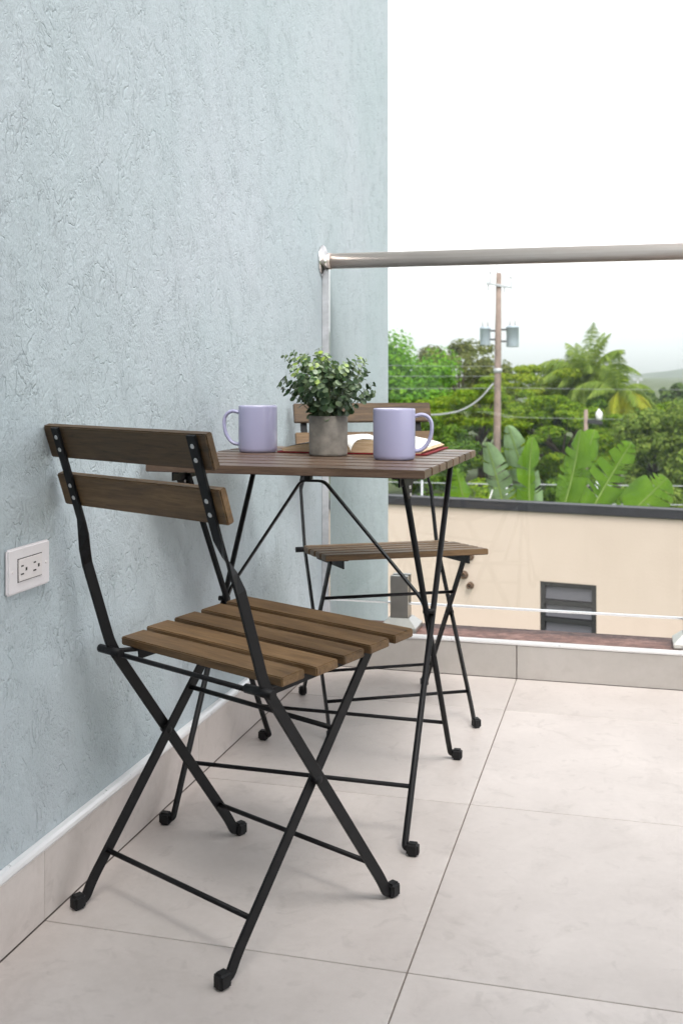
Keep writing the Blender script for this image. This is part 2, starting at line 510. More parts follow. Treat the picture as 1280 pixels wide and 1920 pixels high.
g.add([(x, Y0, z) for x, z in pr]+[(x, Y1-0.001, z) for x, z in pr], [(k, (k+1) % m_, m_+(k+1) % m_, m_+k) for k in range(m_)] + [tuple(range(m_)), tuple(range(2*m_-1, m_-1, -1))])
g.build('trim', M['alu'], bb)

# ================================================================== GLASS RAILING
RY = 3.205
rail = tag(empty('glass_railing', (0, RY, 0.1045)), 'frameless glass balustrade with round steel handrail on the kerb', 'railing')
def rl(z): return z-0.1045
g = G(); g.box((0.022, -0.006, rl(0.185)), (2.62, 0.006, rl(1.208)))
g.build('glass_panel', M['glass'], rail)
g = G(); g.box((0.022, -0.0055, rl(0.1795)), (2.62, 0.0055, rl(0.1848)))
g.build('panel_edge', M['alu'], rail)
g = G(); g.box((0.0004, -0.011, rl(0.1295)), (0.0215, 0.014, rl(1.19)))
g.build('sealant', M['silicone'], rail, 0.002)
g = G(); g.lathe([(0.0001, 0.028), (0.0238, 0.028), (0.0238, X1), (0.0001, X1)], (0, 0, rl(1.219)), 32, 'X')
g.build('handrail', M['brushed'], rail)
g = G(); g.lathe([(0.0242, 0.0285), (0.0252, 0.0285), (0.0252, 0.010), (0.0242, 0.010)], (0, 0, rl(1.219)), 32, 'X')
g.build('rail_collar', M['brushed'], rail)
g = G(); g.lathe([(0.0235, 0.024), (0.0265, 0.016), (0.036, 0.0115), (0.046, 0.0075), (0.0505, 0.004), (0.051, 0.0006), (0.0001, 0.0006)], (0, 0, rl(1.219)), 40, 'X')
g.build('wall_flange', M['chrome'], rail)
for px in (0.245, 1.085, 1.925):
    g = G()
    g.box((-0.027, -0.028, 0.030), (0.027, -0.0075, 0.163)); g.box((-0.027, 0.0075, 0.030), (0.027, 0.028, 0.163)); g.box((-0.027, -0.0073, 0.030), (0.027, 0.0073, 0.072))
    p = g.build('glass_clamp', M['post'], rail, 0.0015, loc=(px, 0, 0))
    g = G()
    prof = [(0.056, 0.0008), (0.056, 0.014), (0.030, 0.038), (0.0285, 0.038)]
    V = []; F = []
    for h, z in prof: V += [(-h, -h, z), (h, -h, z), (h, h, z), (-h, h, z)]
    for i in range(len(prof)-1):
        for k in range(4): F.append((i*4+k, i*4+(k+1) % 4, (i+1)*4+(k+1) % 4, (i+1)*4+k))
    F.append((3, 2, 1, 0)); g.add(V, F)
    g.build('base_cover', M['post'], p, 0.001)

# ================================================================== WALL SOCKET
so = tag(empty('wall_socket', (0.0004, 1.511, 0.5695)), 'white double power socket plate on the aqua wall', 'socket')
g = G(); g.box((0, -0.0615, -0.0355), (0.0065, 0.0615, 0.0355)); g.build('cover_plate', M['white'], so, 0.003)
g = G(); g.box((0.0066, -0.034, -0.0170), (0.0085, 0.034, 0.0170)); ins = g.build('socket_insert', M['ivory'], so, 0.0008)
g = G(); g.box((0.00655, -0.0352, -0.0182), (0.0069, 0.0352, 0.0182)); g.build('insert_gap', M['slot'], so)
for cy in (-0.019, 0.017):
    for dy, dz, sy, sz in ((-0.0055, 0.0062, 0.0034, 0.0011), (-0.0055, -0.0062, 0.0042, 0.0011), (0.006, 0, 0.0024, 0.0026)):
        g = G(); g.box((0.0086, cy+dy-sy, dz-sz), (0.0088, cy+dy+sy, dz+sz)); g.build('slot', M['slot'], ins)
for y in (-0.0485, 0.0485):
    g = G(); g.lathe([(0.0001, 0.0072), (0.0022, 0.0070), (0.0026, 0.0064)], (0, y, 0), 12, 'X'); g.build('screw', M['ivory'], so)

# ================================================================== FOLDING CHAIRS
def foot_mesh():
    g = G()
    g.box((-.0098, 0, -.0120), (.0098, .0225, .0112))
    return g.mesh('foot_cap', 0.0038, 3)
FOOT = foot_mesh(); FOOT.materials.append(M['rubber'])

def slat_mesh(name, l, d, t, mat, b=0.0018):
    g = G(); g.box((-l/2, -d/2, -t/2), (l/2, d/2, t/2)); me = g.mesh(name, b, 2); me.materials.append(mat); return me

def make_chair():
    c = empty('folding_chair')
    zb = 0.0125
    def long_pts(x):
        low = fillet([(x, .188, zb), (x, .1705, zb), (x, .1545, .040), (x, -.112, .412), (x, -.236, .786)], 0.022, 5)
        # extra points on the straight upper run so the twist has somewhere to happen
        top = low[-1]; bend = low[-2]; out = low[:-1]
        for k in range(1, 15): out.append(bend.lerp(top, k/14))
        return out
    for s in (-1, 1):
        x = s*0.184; pts = long_pts(x); wd = []; n_ = len(pts); tw = []
        for p in pts:
            t = min(1, max(0, (p.z-0.555)/(0.640-0.555))); tw.append(t*t*(3-2*t))
        for p, t in zip(pts, tw): p.x -= s*0.020*t
        for k_, t in enumerate(tw):
            tan = (pts[min(k_+1, n_-1)]-pts[max(k_-1, 0)]).normalized()
            side = Vector((1, 0, 0)).cross(tan).normalized()
            wd.append(side*math.cos(t*math.pi/2*s) + Vector((1, 0, 0))*math.sin(t*math.pi/2*s))
        prof = [rect(0.0185-.0005*t, 0.0052) for t in tw]
        g = G(); g.sweep(pts, prof, wd)
        leg = g.build('back_leg', M['black'], c)
        link('foot_cap', FOOT, None, leg, (x, .1745, zb))
        x2 = s*0.1735
        pts = fillet([(x2, -.188, zb), (x2, -.1715, zb), (x2, -.157, .038), (x2, .136, .417)], 0.022, 5)
        wd = [Vector((1, 0, 0)).cross((pts[min(k_+1, len(pts)-1)]-pts[max(k_-1, 0)]).normalized()) for k_ in range(len(pts))]
        g = G(); g.sweep(pts, rect(0.0185, 0.0052), wd)
        leg2 = g.build('front_leg', M['black'], c)
        link('foot_cap', FOOT, None, leg2, (x2, -.1745, zb), (0, 0, math.pi))
        g = G(); g.lathe([(0.0001, -0.012), (0.0062, -0.011), (0.0072, -0.008), (0.0072, 0.0066), (0.006, 0.0085), (0.0001, 0.009)], (s*0.179, .0035, .2455), 14, 'X')
        g.build('pivot_rivet', M['black'], c)
        # seat rail with its rear hook
        g = G(); g.sweep([(s*.158, -.075, .3980), (s*.158, .205, .4192)], rect(0.021, 0.0035), Vector((0, 0, 1)))
        g.sweep([(s*.1525, -.075, .4070), (s*.1525, .205, .4282)], rect(0.002, 0.013), Vector((0, 0, 1)))
        rl_ = g.build('seat_rail', M['black'], c)
        g = G(); g.tube(fillet([(s*.158, -.040, .402), (s*.163, -.075, .404), (s*.172, -.112, .4065)], 0.01), 0.0042, 8)
        g.tube([(s*.150, -.1175, .4065), (s*.207, -.1175, .4065)], 0.0072, 10)
        g.build('hook', M['black'], rl_)
    def rod(y, z, hx, r=0.0042):
        g = G(); g.tube([(-hx, y, z), (hx, y, z)], r, 10); g.build('cross_rod', M['black'], c)
    rod(-.1075, .4005, .181); rod(.0535, .310, .171); rod(-.1275, .0765, .171); rod(.130, .074, .181)
    # seat slats
    y = -.085
    for k in range(5):
        me = SL['rear'] if k == 0 else SL['seat']
        yc = y+.02475; link('seat_slat', me, None, c, (0, yc, .4378+.0755*(yc-.215)), (R(4.3), 0, 0))
        y += .0495+.0135
    # back slats
    lean = math.atan2(.124, .374)
    up = Vector((0, -math.sin(lean), math.cos(lean))); fw = Vector((0, math.cos(lean), math.sin(lean)))
    base = Vector((0, -.236, .786))
    for dist in (.026, .109):
        ctr = base - up*dist + fw*(0.0026+0.0066) + Vector((-.005, 0, 0))
        sl = link('back_slat', SL['back'], None, c, ctr, (R(90)+lean, 0, 0))
        for s in (-1, 1):
            for k in (-.0105, .0105):
                p = Vector((s*.164, 0, 0)) + base - up*(dist+k) - fw*0.0027
                g = G()
                # ring-headed screw
                g.lathe([(0.0001, 0.0002), (0.0013, 0.0002), (0.0014, 0.0011), (0.0031, 0.0010), (0.0038, -0.0002)], (0, 0, 0), 14, 'Z')
                me = SL.get('screw')
                if me is None:
                    me = g.mesh('screw'); me.materials.append(M['screw']); SL['screw'] = me
                link('screw', me, None, c, p, (R(90)+lean, 0, 0))
    return c
SL = {'rear': slat_mesh('rear_seat_slat', .385, .0495, .0145, M['wood']), 'seat': slat_mesh('seat_slat', .408, .0495, .0145, M['wood']),
      'back': slat_mesh('back_slat', .393, .054, .0132, M['wood'])}
chair = make_chair()
chair.location = (0.282, 1.685, 0); chair.rotation_euler = (0, 0, R(-26.5))
tag(chair, 'nearer folding chair with slatted brown seat, its back turned to us', 'chair', 'folding bistro chairs')
chair2 = copy_tree(chair)
chair2.location = (0.295, 2.742, 0); chair2.rotation_euler = (0, 0, R(-151))
tag(chair2, 'farther folding slatted chair behind the table, facing us, partly hidden', 'chair', 'folding bistro chairs')

# ================================================================== FOLDING TABLE
table = tag(empty('folding_table', (0.295, 2.18, 0), R(-1.5)), 'small folding bistro table with brown slatted top and black legs', 'table')
TS = slat_mesh('table_slat', .545, .0605, .0155, M['tablewood'], 0.0015)
for k in range(8):
    link('table_slat', TS, None, table, (0, -.2765+.0303+k*(.0605+.0099), .7-.00775))
zb = 0.0125
for s in (-1, 1):
    x = s*.229; x2 = s*.2175
    pts = fillet([(x+s*.016, -.246, zb), (x, -.246, zb), (x, -.228, .040), (x, .205, .672)], 0.012, 5)
    g = G(); g.tube(pts, 0.0062, 10); a = g.build('leg', M['black'], table)
    link('foot_cap', FOOT, None, a, (x+s*.004, -.246, zb), (0, 0, -s*math.pi/2))
    pts = fillet([(x2+s*.016, .262, zb), (x2, .262, zb), (x2, .241, .040), (x2, -.200, .672)], 0.012, 5)
    g = G(); g.tube(pts, 0.0062, 10); a = g.build('leg', M['black'], table)
    link('foot_cap', FOOT, None, a, (x2+s*.004, .262, zb), (0, 0, -s*math.pi/2))
    g = G(); g.tube([(s*.2115, -.0025, .390), (s*.2355, -.0025, .390)], 0.0055, 12); g.build('pivot_rivet', M['black'], table)
    # rails under the top, and the hinge plates at the front
    g = G(); g.sweep([(s*.2225, -.262, .675), (s*.2225, .255, .675)], rect(0.017, 0.0032), Vector((0, 0, 1)))
    g.sweep([(s*.2165, -.262, .6825), (s*.2165, .255, .6825)], rect(0.0028, 0.014), Vector((0, 0, 1)))
    tr = g.build('table_rail', M['black'], table)
    g = G(); xx = s*.2265
    V = [(xx-.0015, y, z) for y, z in ((-.248, .681), (-.162, .681), (-.178, .655), (-.187, .640), (-.206, .640), (-.222, .655))]
    V += [(xx+.0015, y, z) for _, y, z in V]
    g.add(V, [(0, 1, 2, 3, 4, 5), (11, 10, 9, 8, 7, 6)] + [(k, (k+1) % 6, 6+(k+1) % 6, 6+k) for k in range(6)])
    hp = g.build('hinge_plate', M['black'], tr)
    for y, z in ((-.200, .662), (-.196, .648)):
        g = G(); g.tube([(s*.2225, y, z), (s*.2305, y, z)], 0.0035, 10); g.build('bolt', M['screw'], hp)
def trod(y, z, hx):
    g = G(); g.tube([(-hx, y, z), (hx, y, z)], 0.0042, 10); g.build('cross_rod', M['black'], table)
trod(-.186, .1015, .226); trod(.198, .1015, .215)
# the bent stay that locks the legs under the top
g = G()
pts = fillet([(-.218, 0, .392), (-.206, 0, .420), (-.050, 0, .648), (0.0, 0, .648), (.206, 0, .415), (.218, 0, .388)], 0.012, 4)
g.sweep(pts, rect(0.013, 0.0045), Vector((0, 1, 0)))
g.box((-.040, -.010, .6505), (-.028, .010, .684))
g.build('stay', M['black'], table, )

# ================================================================== MUGS
def make_mug():
    m = empty('mug')
    g = G()
    g.lathe([(0.0001, 0.001), (0.0355, 0.001), (0.0375, 0.0), (0.0395, 0.001), (0.0418, 0.0045), (0.0425, 0.010), (0.0425, 0.098), (0.0421, 0.1012), (0.0410, 0.1022), (0.0397, 0.1012)], (0, 0, 0), 56)
    b = g.build('cup', M['mug'], m)
    g = G(); g.lathe([(0.0397, 0.1012), (0.0393, 0.097), (0.0393, 0.012), (0.036, 0.0065), (0.0001, 0.006)], (0, 0, 0), 56)
    g.build('inside', M['mugin'], m)
    g = G()
    pts = [(0.0415, 0, .0865), (.052, 0, .0895), (.0615, 0, .0885), (.0695, 0, .083), (.0745, 0, .0735), (.0755, 0, .061), (.0735, 0, .047), (.069, 0, .035), (.0615, 0, .0245), (.0525, 0, .0185), (.0415, 0, .0165)]
    # smooth it
    P = [Vector(p) for p in pts]; Q = []
    for i in range(len(P)-1):
        p0, p1, p2, p3 = P[max(i-1, 0)], P[i], P[i+1], P[min(i+2, len(P)-1)]
        for k in range(4):
            t = k/4
            Q.append(0.5*((2*p1) + (p2-p0)*t + (2*p0-5*p1+4*p2-p3)*t*t + (3*p1-p0-3*p2+p3)*t**3))
    Q.append(P[-1])
    prof = [(0.0068*math.cos(2*math.pi*k/12), 0.0040*math.sin(2*math.pi*k/12)) for k in range(12)]
    g.sweep(Q, prof, Vector((0, 1, 0)), True, True)
    g.build('handle', M['mug'], m)
    return m
mugR = make_mug(); mugR.location = (0.454, 2.135, 0.7003); mugR.rotation_euler = (0, 0, R(14))
tag(mugR, 'lilac mug at the right in front of the book, handle to the right', 'mug', 'lilac mugs')
mugL = copy_tree(mugR); mugL.location = (0.120, 2.262, 0.7003); mugL.rotation_euler = (0, 0, R(188))
tag(mugL, 'lilac mug at the left by the wall, handle to the left', 'mug', 'lilac mugs')

# ================================================================== OPEN BOOK
book = tag(empty('open_book', (0.338, 2.365, 0.7003), R(-1.5)), 'open red covered book lying behind the potted plant', 'book')
HB, HL = 0.118, 0.166
for s in (-1, 1):
    top = [(0.000, .0065), (.003, .015), (.008, .0235), (.016, .0295), (.028, .032), (.045, .0312), (.07, .0275), (.10, .0225), (.13, .0175), (.150, .0125), (.158, .0085)]
    bot = [(0.000, .0038), (.02, .0038), (.06, .0038), (.10, .0038), (.13, .0038), (.152, .0038)]
    if s < 0: top = [(x, z*0.92) for x, z in top]
    poly = top + bot[::-1]
    n_ = len(poly); g = G()
    g.add([(s*x, -HB, z) for x, z in poly] + [(s*x, HB, z) for x, z in poly],
          [tuple(range(n_)), tuple(range(2*n_-1, n_-1, -1))] + [(k, (k+1) % n_, n_+(k+1) % n_, n_+k) for k in range(n_)])
    blk = g.build('page_block', None, book)
    blk.data.materials.append(M['page']); blk.data.materials.append(M['pageedge'])
    for pl in blk.data.polygons:
        if abs(pl.normal.y) > .8 or pl.center.z < .0125: pl.material_index = 1
    # a few loose top leaves
    for q, (lift, ln) in enumerate(((.0016, .97), (.0036, .90))):
        g = G(); V = []
        for x, z in top:
            V += [(s*x*ln, -HB+.0008, z+.0004+lift*min(1, x/.09)**1.5), (s*x*ln, HB-.0008, z+.0004+lift*min(1, x/.09)**1.5)]
        g.add(V, [(2*k, 2*k+1, 2*k+3, 2*k+2) for k in range(len(top)-1)], True)
        g.build('leaf', M['page'], book)
    g = G(); g.box((min(s*.0065, s*HL), -HB-.004, .0004), (max(s*.0065, s*HL), HB+.004, .0034)); g.build('cover_board', M['cover'], book, 0.0006)
g = G(); g.box((-.0063, -HB-.004, .0002), (.0063, HB+.004, .003)); g.build('spine', M['cover'], book, 0.0006)

# ================================================================== POTTED PLANT
plant = tag(empty('potted_plant', (0.297, 2.205, 0.7003)), 'small bushy round leaved plant in a grey concrete pot', 'plant')
g = G(); g.lathe([(0.0001, 0), (.0385, 0), (.0402, .002), (.0405, .006), (.0410, .082), (.0402, .0838), (.0372, .0838), (.0362, .0825), (.0360, .070)], (0, 0, 0), 48)
g.build('pot', M['concrete'], plant)
g = G(); g.lathe([(.0361, .0735), (.02, .076), (.0001, .077)], (0, 0, 0), 32); g.build('soil', M['soil'], plant)
def leafmesh():
    g = G(); V = [(0, 0, 0)]; n_ = 10
    for k in range(n_):
        a = 2*math.pi*k/n_ - math.pi/2
        x = math.cos(a)*0.5; y = 0.5+math.sin(a)*0.5
        V.append((x*(0.92), y, 0.16*abs(x)**1.3 + 0.06*(y-0.3)**2))
    V.append((0, 0.5, 0.0))
    F = [(11, 1+k, 1+(k+1) % n_) for k in range(n_)]
    g.add(V[0:], F, True)
    g.v[0] = (0, 0.0, 0.0)
    me = g.mesh('leaf', fix=False); me.materials.append(M['pleaf']); return me
LM = leafmesh()
def orient(nrm, along):
    z = Vector(nrm).normalized(); y = Vector(along); y = (y - z*y.dot(z)).normalized(); x = y.cross(z)
    return Matrix((x, y, z)).transposed()
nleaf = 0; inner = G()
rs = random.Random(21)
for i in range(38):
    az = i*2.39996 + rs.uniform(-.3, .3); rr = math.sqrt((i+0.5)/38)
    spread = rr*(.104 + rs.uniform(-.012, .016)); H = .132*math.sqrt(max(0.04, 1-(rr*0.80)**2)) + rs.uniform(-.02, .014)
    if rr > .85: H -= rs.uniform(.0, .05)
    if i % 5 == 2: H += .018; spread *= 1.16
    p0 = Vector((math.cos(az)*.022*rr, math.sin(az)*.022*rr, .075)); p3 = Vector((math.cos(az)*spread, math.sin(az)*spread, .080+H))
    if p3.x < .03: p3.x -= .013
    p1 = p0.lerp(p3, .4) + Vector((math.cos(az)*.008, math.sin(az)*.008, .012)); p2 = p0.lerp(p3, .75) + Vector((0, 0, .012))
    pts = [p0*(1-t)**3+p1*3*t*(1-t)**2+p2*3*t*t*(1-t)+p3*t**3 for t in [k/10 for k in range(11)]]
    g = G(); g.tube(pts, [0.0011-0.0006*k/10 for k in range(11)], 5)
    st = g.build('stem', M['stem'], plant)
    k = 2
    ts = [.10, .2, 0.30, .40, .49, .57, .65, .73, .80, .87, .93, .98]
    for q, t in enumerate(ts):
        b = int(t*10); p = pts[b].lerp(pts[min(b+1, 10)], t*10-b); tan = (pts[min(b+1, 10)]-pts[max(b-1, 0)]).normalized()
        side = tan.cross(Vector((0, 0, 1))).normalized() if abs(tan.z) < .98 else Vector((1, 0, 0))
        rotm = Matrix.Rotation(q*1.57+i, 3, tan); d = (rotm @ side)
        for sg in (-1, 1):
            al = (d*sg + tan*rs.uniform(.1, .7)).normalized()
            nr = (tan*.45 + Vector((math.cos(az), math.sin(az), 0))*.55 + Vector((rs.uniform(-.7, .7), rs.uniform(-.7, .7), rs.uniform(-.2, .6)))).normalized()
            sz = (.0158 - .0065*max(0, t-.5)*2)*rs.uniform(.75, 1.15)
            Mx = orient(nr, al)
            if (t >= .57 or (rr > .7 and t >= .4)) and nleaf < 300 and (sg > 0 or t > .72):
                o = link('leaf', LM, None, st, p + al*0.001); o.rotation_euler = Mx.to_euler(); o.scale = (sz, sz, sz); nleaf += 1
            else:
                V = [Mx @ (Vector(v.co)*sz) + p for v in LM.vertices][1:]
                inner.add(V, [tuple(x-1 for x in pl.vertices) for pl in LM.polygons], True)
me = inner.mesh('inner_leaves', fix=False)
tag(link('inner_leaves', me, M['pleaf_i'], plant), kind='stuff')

# ================================================================== NEIGHBOURING BUILDING
TH = R(-9.35); CAPZ = -0.371
nb = tag(empty('neighbour_building', (0, 10.702, GZ), TH), 'low cream building with dark parapet coping and louvred window', 'building')
def nz(z): return z-GZ
WX0, WX1, WZ0, WZ1 = 0.068, 0.612, -1.80, -1.137
g = G()      # front wall with the window opening left free
for lo, hi in (((-9, 0, 0), (WX0, .18, nz(CAPZ-.095))), ((WX1, 0, 0), (9, .18, nz(CAPZ-.095))), ((WX0, 0, nz(WZ1)), (WX1, .18, nz(CAPZ-.095))), ((WX0, 0, 0), (WX1, .18, nz(WZ0)))):
    g.box(lo, hi)
g.build('wall', M['beige'], nb)
g = G(); g.box((-9, 1.62, 0), (9, 1.8, nz(CAPZ-.46))); g.box((-9, .182, 0), (-8.82, 1.618, nz(CAPZ-.46))); g.box((8.82, .182, 0), (9, 1.618, nz(CAPZ-.46)))
g.build('rear_wall', M['beige'], nb)
g = G(); g.box((-9, .183, nz(CAPZ-.457)), (9, 1.85, nz(CAPZ-.36))); g.build('roof', M['roof'], nb)
g = G(); g.box((-9.03, -.03, nz(CAPZ-.0945)), (9.03, .20, nz(CAPZ-.012))); cp = g.build('coping', M['cap'], nb, 0.006)
g = G(); g.box((-9.03, -.034, nz(CAPZ-.0115)), (9.03, .04, nz(CAPZ))); g.build('flashing', M['capmetal'], cp)
win = empty('window'); win.parent = nb; win.location = (WX0, .03, nz(WZ0))
ww, wh = WX1-WX0, WZ1-WZ0
for lo, hi in (((0.001, -.02, 0.001), (.045, .05, wh-.001)), ((ww-.045, -.02, 0.001), (ww-.001, .05, wh-.001)), ((.0455, -.019, wh-.042), (ww-.0455, .05, wh-.001)), ((.0455, -.019, .001), (ww-.0455, .05, .042))):
    g = G(); g.box(lo, hi); g.build('frame', M['winframe'], win, 0.003)
zz = wh-.05; k = 0
while zz > .12:
    g = G(); g.box((-.224, -.004, -.058), (.224, .004, .058))
    g.build('louvre', M['louvre'], win, loc=(ww/2, .012, zz-.062), rot=(R(-14), 0, 0))
    g = G(); g.box((.0455, -.022, zz-.172), (ww-.0455, .030, zz-.126)); g.build('louvre_bar', M['winframe'], win, 0.003)
    zz -= .172; k += 1
g = G(); g.box((.01, .10, .01), (ww-.01, .12, wh-.01)); g.build('dark_backing', M['slot'], win)  # flat dark sheet closing the opening behind the louvres
for x, z, r in ((-.64, -.945, .035), (-.70, -.965, .028), (-.70, -1.135, .034), (-.635, -1.235, .030)):
    g = G(); g.lathe([(r*.55, -.002), (r*.55, -.055), (r, -.055), (r, .0), (r*1.25, -.002)], (x, 0, nz(z)), 14, 'Y')
    p = g.build('pipe_stub', M['rust'], nb)

# ================================================================== VEGETATION
def leaves_mesh(name, C_, Nn, size, aspect, mat, droop=0.0):
    """many small folded leaf faces"""
    n_ = len(C_)
    Nn = Nn/np.maximum(1e-6, np.linalg.norm(Nn, axis=1))[:, None]
    a = rng.normal(size=(n_, 3)); a[:, 2] -= droop
    a -= (a*Nn).sum(1)[:, None]*Nn; a /= np.maximum(1e-6, np.linalg.norm(a, axis=1))[:, None]
    b = np.cross(Nn, a)
    L = (size*rng.uniform(.6, 1.35, n_))[:, None]; W = L*aspect
    V = np.empty((n_, 4, 3))
    V[:, 0] = C_-a*L*.5; V[:, 1] = C_+b*W*.5+Nn*L*.10; V[:, 2] = C_+a*L*.5; V[:, 3] = C_-b*W*.5+Nn*L*.10
    me = bpy.data.meshes.new(name)
    me.vertices.add(n_*4); me.vertices.foreach_set('co', V.reshape(-1))
    me.loops.add(n_*4); me.loops.foreach_set('vertex_index', np.arange(n_*4))
    me.polygons.add(n_); me.polygons.foreach_set('loop_start', np.arange(n_)*4)
    me.update(calc_edges=True)
    me.materials.append(mat)
    return me

def tree(name, label, cat, loc, crown, cz, nclump, nleaf, size, mat, group=None, trunk_r=.16, flat=1.0, aspect=.55, clump_r=.22, droop=0.0, up=.6, lean=0.0):
    """crown: (rx, ry, rz) half sizes about height cz above the ground"""
    root = tag(empty(name, loc), label, cat, group)
    rx, ry, rz = crown
    u = rng.normal(size=(nclump, 3)); u /= np.linalg.norm(u, axis=1)[:, None]
    rad = rng.uniform(.35, 1.0, nclump)**0.6
    cl = u*rad[:, None]*np.array([rx, ry, rz]) + np.array([lean, 0, cz])
    cl[:, 2] = np.maximum(cl[:, 2], 0.25*cz*0.4)
    pick = rng.integers(0, nclump, nleaf)
    cr = clump_r*min(rx, ry, max(rz, .6*rx))*rng.uniform(.6, 1.35, nclump)
    d = rng.normal(size=(nleaf, 3)); d /= np.linalg.norm(d, axis=1)[:, None]
    d *= (rng.uniform(0.2, 1, nleaf)**.45)[:, None]
    off = d*cr[pick][:, None]; off[:, 2] *= flat
    Cn = cl[pick] + off
    nrm = d + rng.normal(size=(nleaf, 3))*.45; nrm[:, 2] += up
    Cn[:, 2] = np.maximum(Cn[:, 2], .05)
    link('crown', leaves_mesh('crown', Cn, nrm, size, aspect, mat, droop), None, root)
    g = G(); top = cz - rz*.15
    pts = [(lean*t + .12*math.sin(3*t+loc[0]), .1*math.sin(2*t+loc[1]), -.05 + top*t) for t in [k/6 for k in range(7)]]
    g.tube(pts, [trunk_r*(1.25-.75*k/6) for k in range(7)], 8)
    st = Vector(pts[3])
    for k in range(min(nclump, 12)):
        e = Vector(cl[k*(nclump//min(nclump, 12))]); s0 = Vector(pts[3 + k % 3])
        m = s0.lerp(e, .5) + Vector((0, 0, .06*rz))
        g.tube([s0, m, e], [trunk_r*.42, trunk_r*.26, trunk_r*.08], 6)
    g.build('trunk', M['bark'], root)
    return root

LF = {}
LF['bright'] = m_leaf('bright green foliage', [(0.15, (0.085, 0.218, 0.012)), (0.5, (0.159, 0.380, 0.022)), (0.85, (0.305, 0.517, 0.040))], .5, .45, noise_scale=.8)
LF['olive'] = m_leaf('olive foliage', [(0.15, (0.079, 0.109, 0.024)), (0.5, (0.165, 0.196, 0.045)), (0.85, (0.305, 0.299, 0.080))], .55, .4, noise_scale=.6)
LF['mid'] = m_leaf('feathery green foliage', [(0.15, (0.072, 0.161, 0.010)), (0.5, (0.198, 0.329, 0.018)), (0.85, (0.412, 0.505, 0.035))], .5, .5, noise_scale=.5)
LF['lime'] = m_leaf('lime foliage', [(0.15, (0.134, 0.230, 0.014)), (0.5, (0.293, 0.391, 0.024)), (0.85, (0.464, 0.517, 0.050))], .5, .5, noise_scale=.5)
LF['dull'] = m_leaf('dull green foliage', [(0.15, (0.087, 0.155, 0.022)), (0.5, (0.182, 0.273, 0.045)), (0.85, (0.333, 0.406, 0.080))], .55, .4, noise_scale=.7)
LF['dark'] = m_leaf('dark green foliage', [(0.15, (0.044, 0.105, 0.010)), (0.5, (0.103, 0.204, 0.020)), (0.85, (0.222, 0.337, 0.035))], .5, .4, noise_scale=.8)
LF['far'] = m_leaf('distant foliage', [(0.15, (0.061, 0.115, 0.030)), (0.5, (0.110, 0.178, 0.045)), (0.85, (0.183, 0.241, 0.060))], .6, .35, noise_scale=.2)
LF['palm'] = m_leaf('palm green', [(0.15, (0.09, 0.16, 0.02)), (0.5, (0.20, 0.29, 0.04)), (0.85, (0.36, 0.43, 0.09))], .42, .35, noise_scale=1.5)
LF['palmy'] = m_leaf('palm yellow', [(0.15, (0.20, 0.27, 0.02)), (0.5, (0.36, 0.40, 0.03)), (0.85, (0.52, 0.42, 0.05))], .5, .35, noise_scale=1.5)

CX, CY, TA = 0.912, 0.0, math.atan2(540, 2031)
def away(lat, d):
    """ground point d metres ahead of the viewer and lat metres to the right"""
    return (CX + lat*math.cos(TA) - d*math.sin(TA), CY + d*math.cos(TA) + lat*math.sin(TA), GZ)

GT = 'trees beyond the cream building'
tree('bright_green_tree', 'bright green rounded tree beside the wall edge, left of the pole', 'tree', away(3.3, 52), (2.5, 2.6, 2.7), 4.05, 80, 20000, .20, LF['bright'], GT, .16, .8, .6, .30)
tree('olive_tree', 'tall olive green tree with airy crown just left of the pole', 'tree', away(7.3, 66), (2.9, 2.8, 3.0), 4.35, 85, 22000, .22, LF['olive'], GT, .22, .6, .55, .27)
tree('spreading_tree', 'broad feathery green tree low behind the utility pole', 'tree', away(6.0, 47), (3.1, 2.4, 2.1), 2.6, 95, 26000, .19, LF['mid'], GT, .2, .35, .4, .26, .3)
tree('lime_tree', 'yellow green feathery tree to the right of the pole', 'tree', away(9.5, 50), (2.8, 2.2, 2.4), 3.35, 80, 19000, .20, LF['lime'], GT, .18, .35, .4, .26, .3)
tree('feathery_tree', 'deep green feathery tree below the palm crown', 'tree', away(8.9, 44), (2.9, 2.0, 1.9), 2.2, 85, 21000, .18, LF['mid'], GT, .17, .4, .42, .26, .3)
tree('dull_green_tree', 'dull green leafy tree at the right behind the broad leaves', 'tree', away(11.1, 38), (1.7, 1.7, 1.8), 2.05, 75, 20000, .15, LF['dull'], GT, .13, .7, .55, .27)
tree('sparse_tree', 'thin stemmed leafy tree at the far right edge of the view', 'tree', away(11.9, 36), (1.35, 1.3, 1.9), 2.2, 70, 17000, .14, LF['dull'], GT, .07, .7, .55, .30)
tree('dark_leafy_tree', 'dark leafy tree between the bright tree and the table', 'tree', away(3.4, 43), (2.2, 1.7, 1.7), 1.75, 60, 15000, .17, LF['dark'], GT, .13, .6, .5, .28)  # crown uses the dark green foliage colour
tree('round_tree', 'dark green tree right below the yellow palm fronds', 'tree', away(10.2, 46), (2.4, 1.7, 1.8), 2.25, 65, 15000, .18, LF['dark'], GT, .13, .6, .5, .28)
tree('pale_tree', 'soft lime green tree around the palm crown', 'tree', away(11.9, 53.5), (2.3, 1.6, 1.9), 3.75, 70, 16000, .20, LF['lime'], GT, .16, .4, .4, .26, .3)
tree('background_tree', 'plain green tree filling the gap behind the right edge trees', 'tree', away(14.6, 47), (2.6, 1.8, 1.75), 2.0, 70, 16000, .18, LF['mid'], GT, .13, .6, .5, .28)
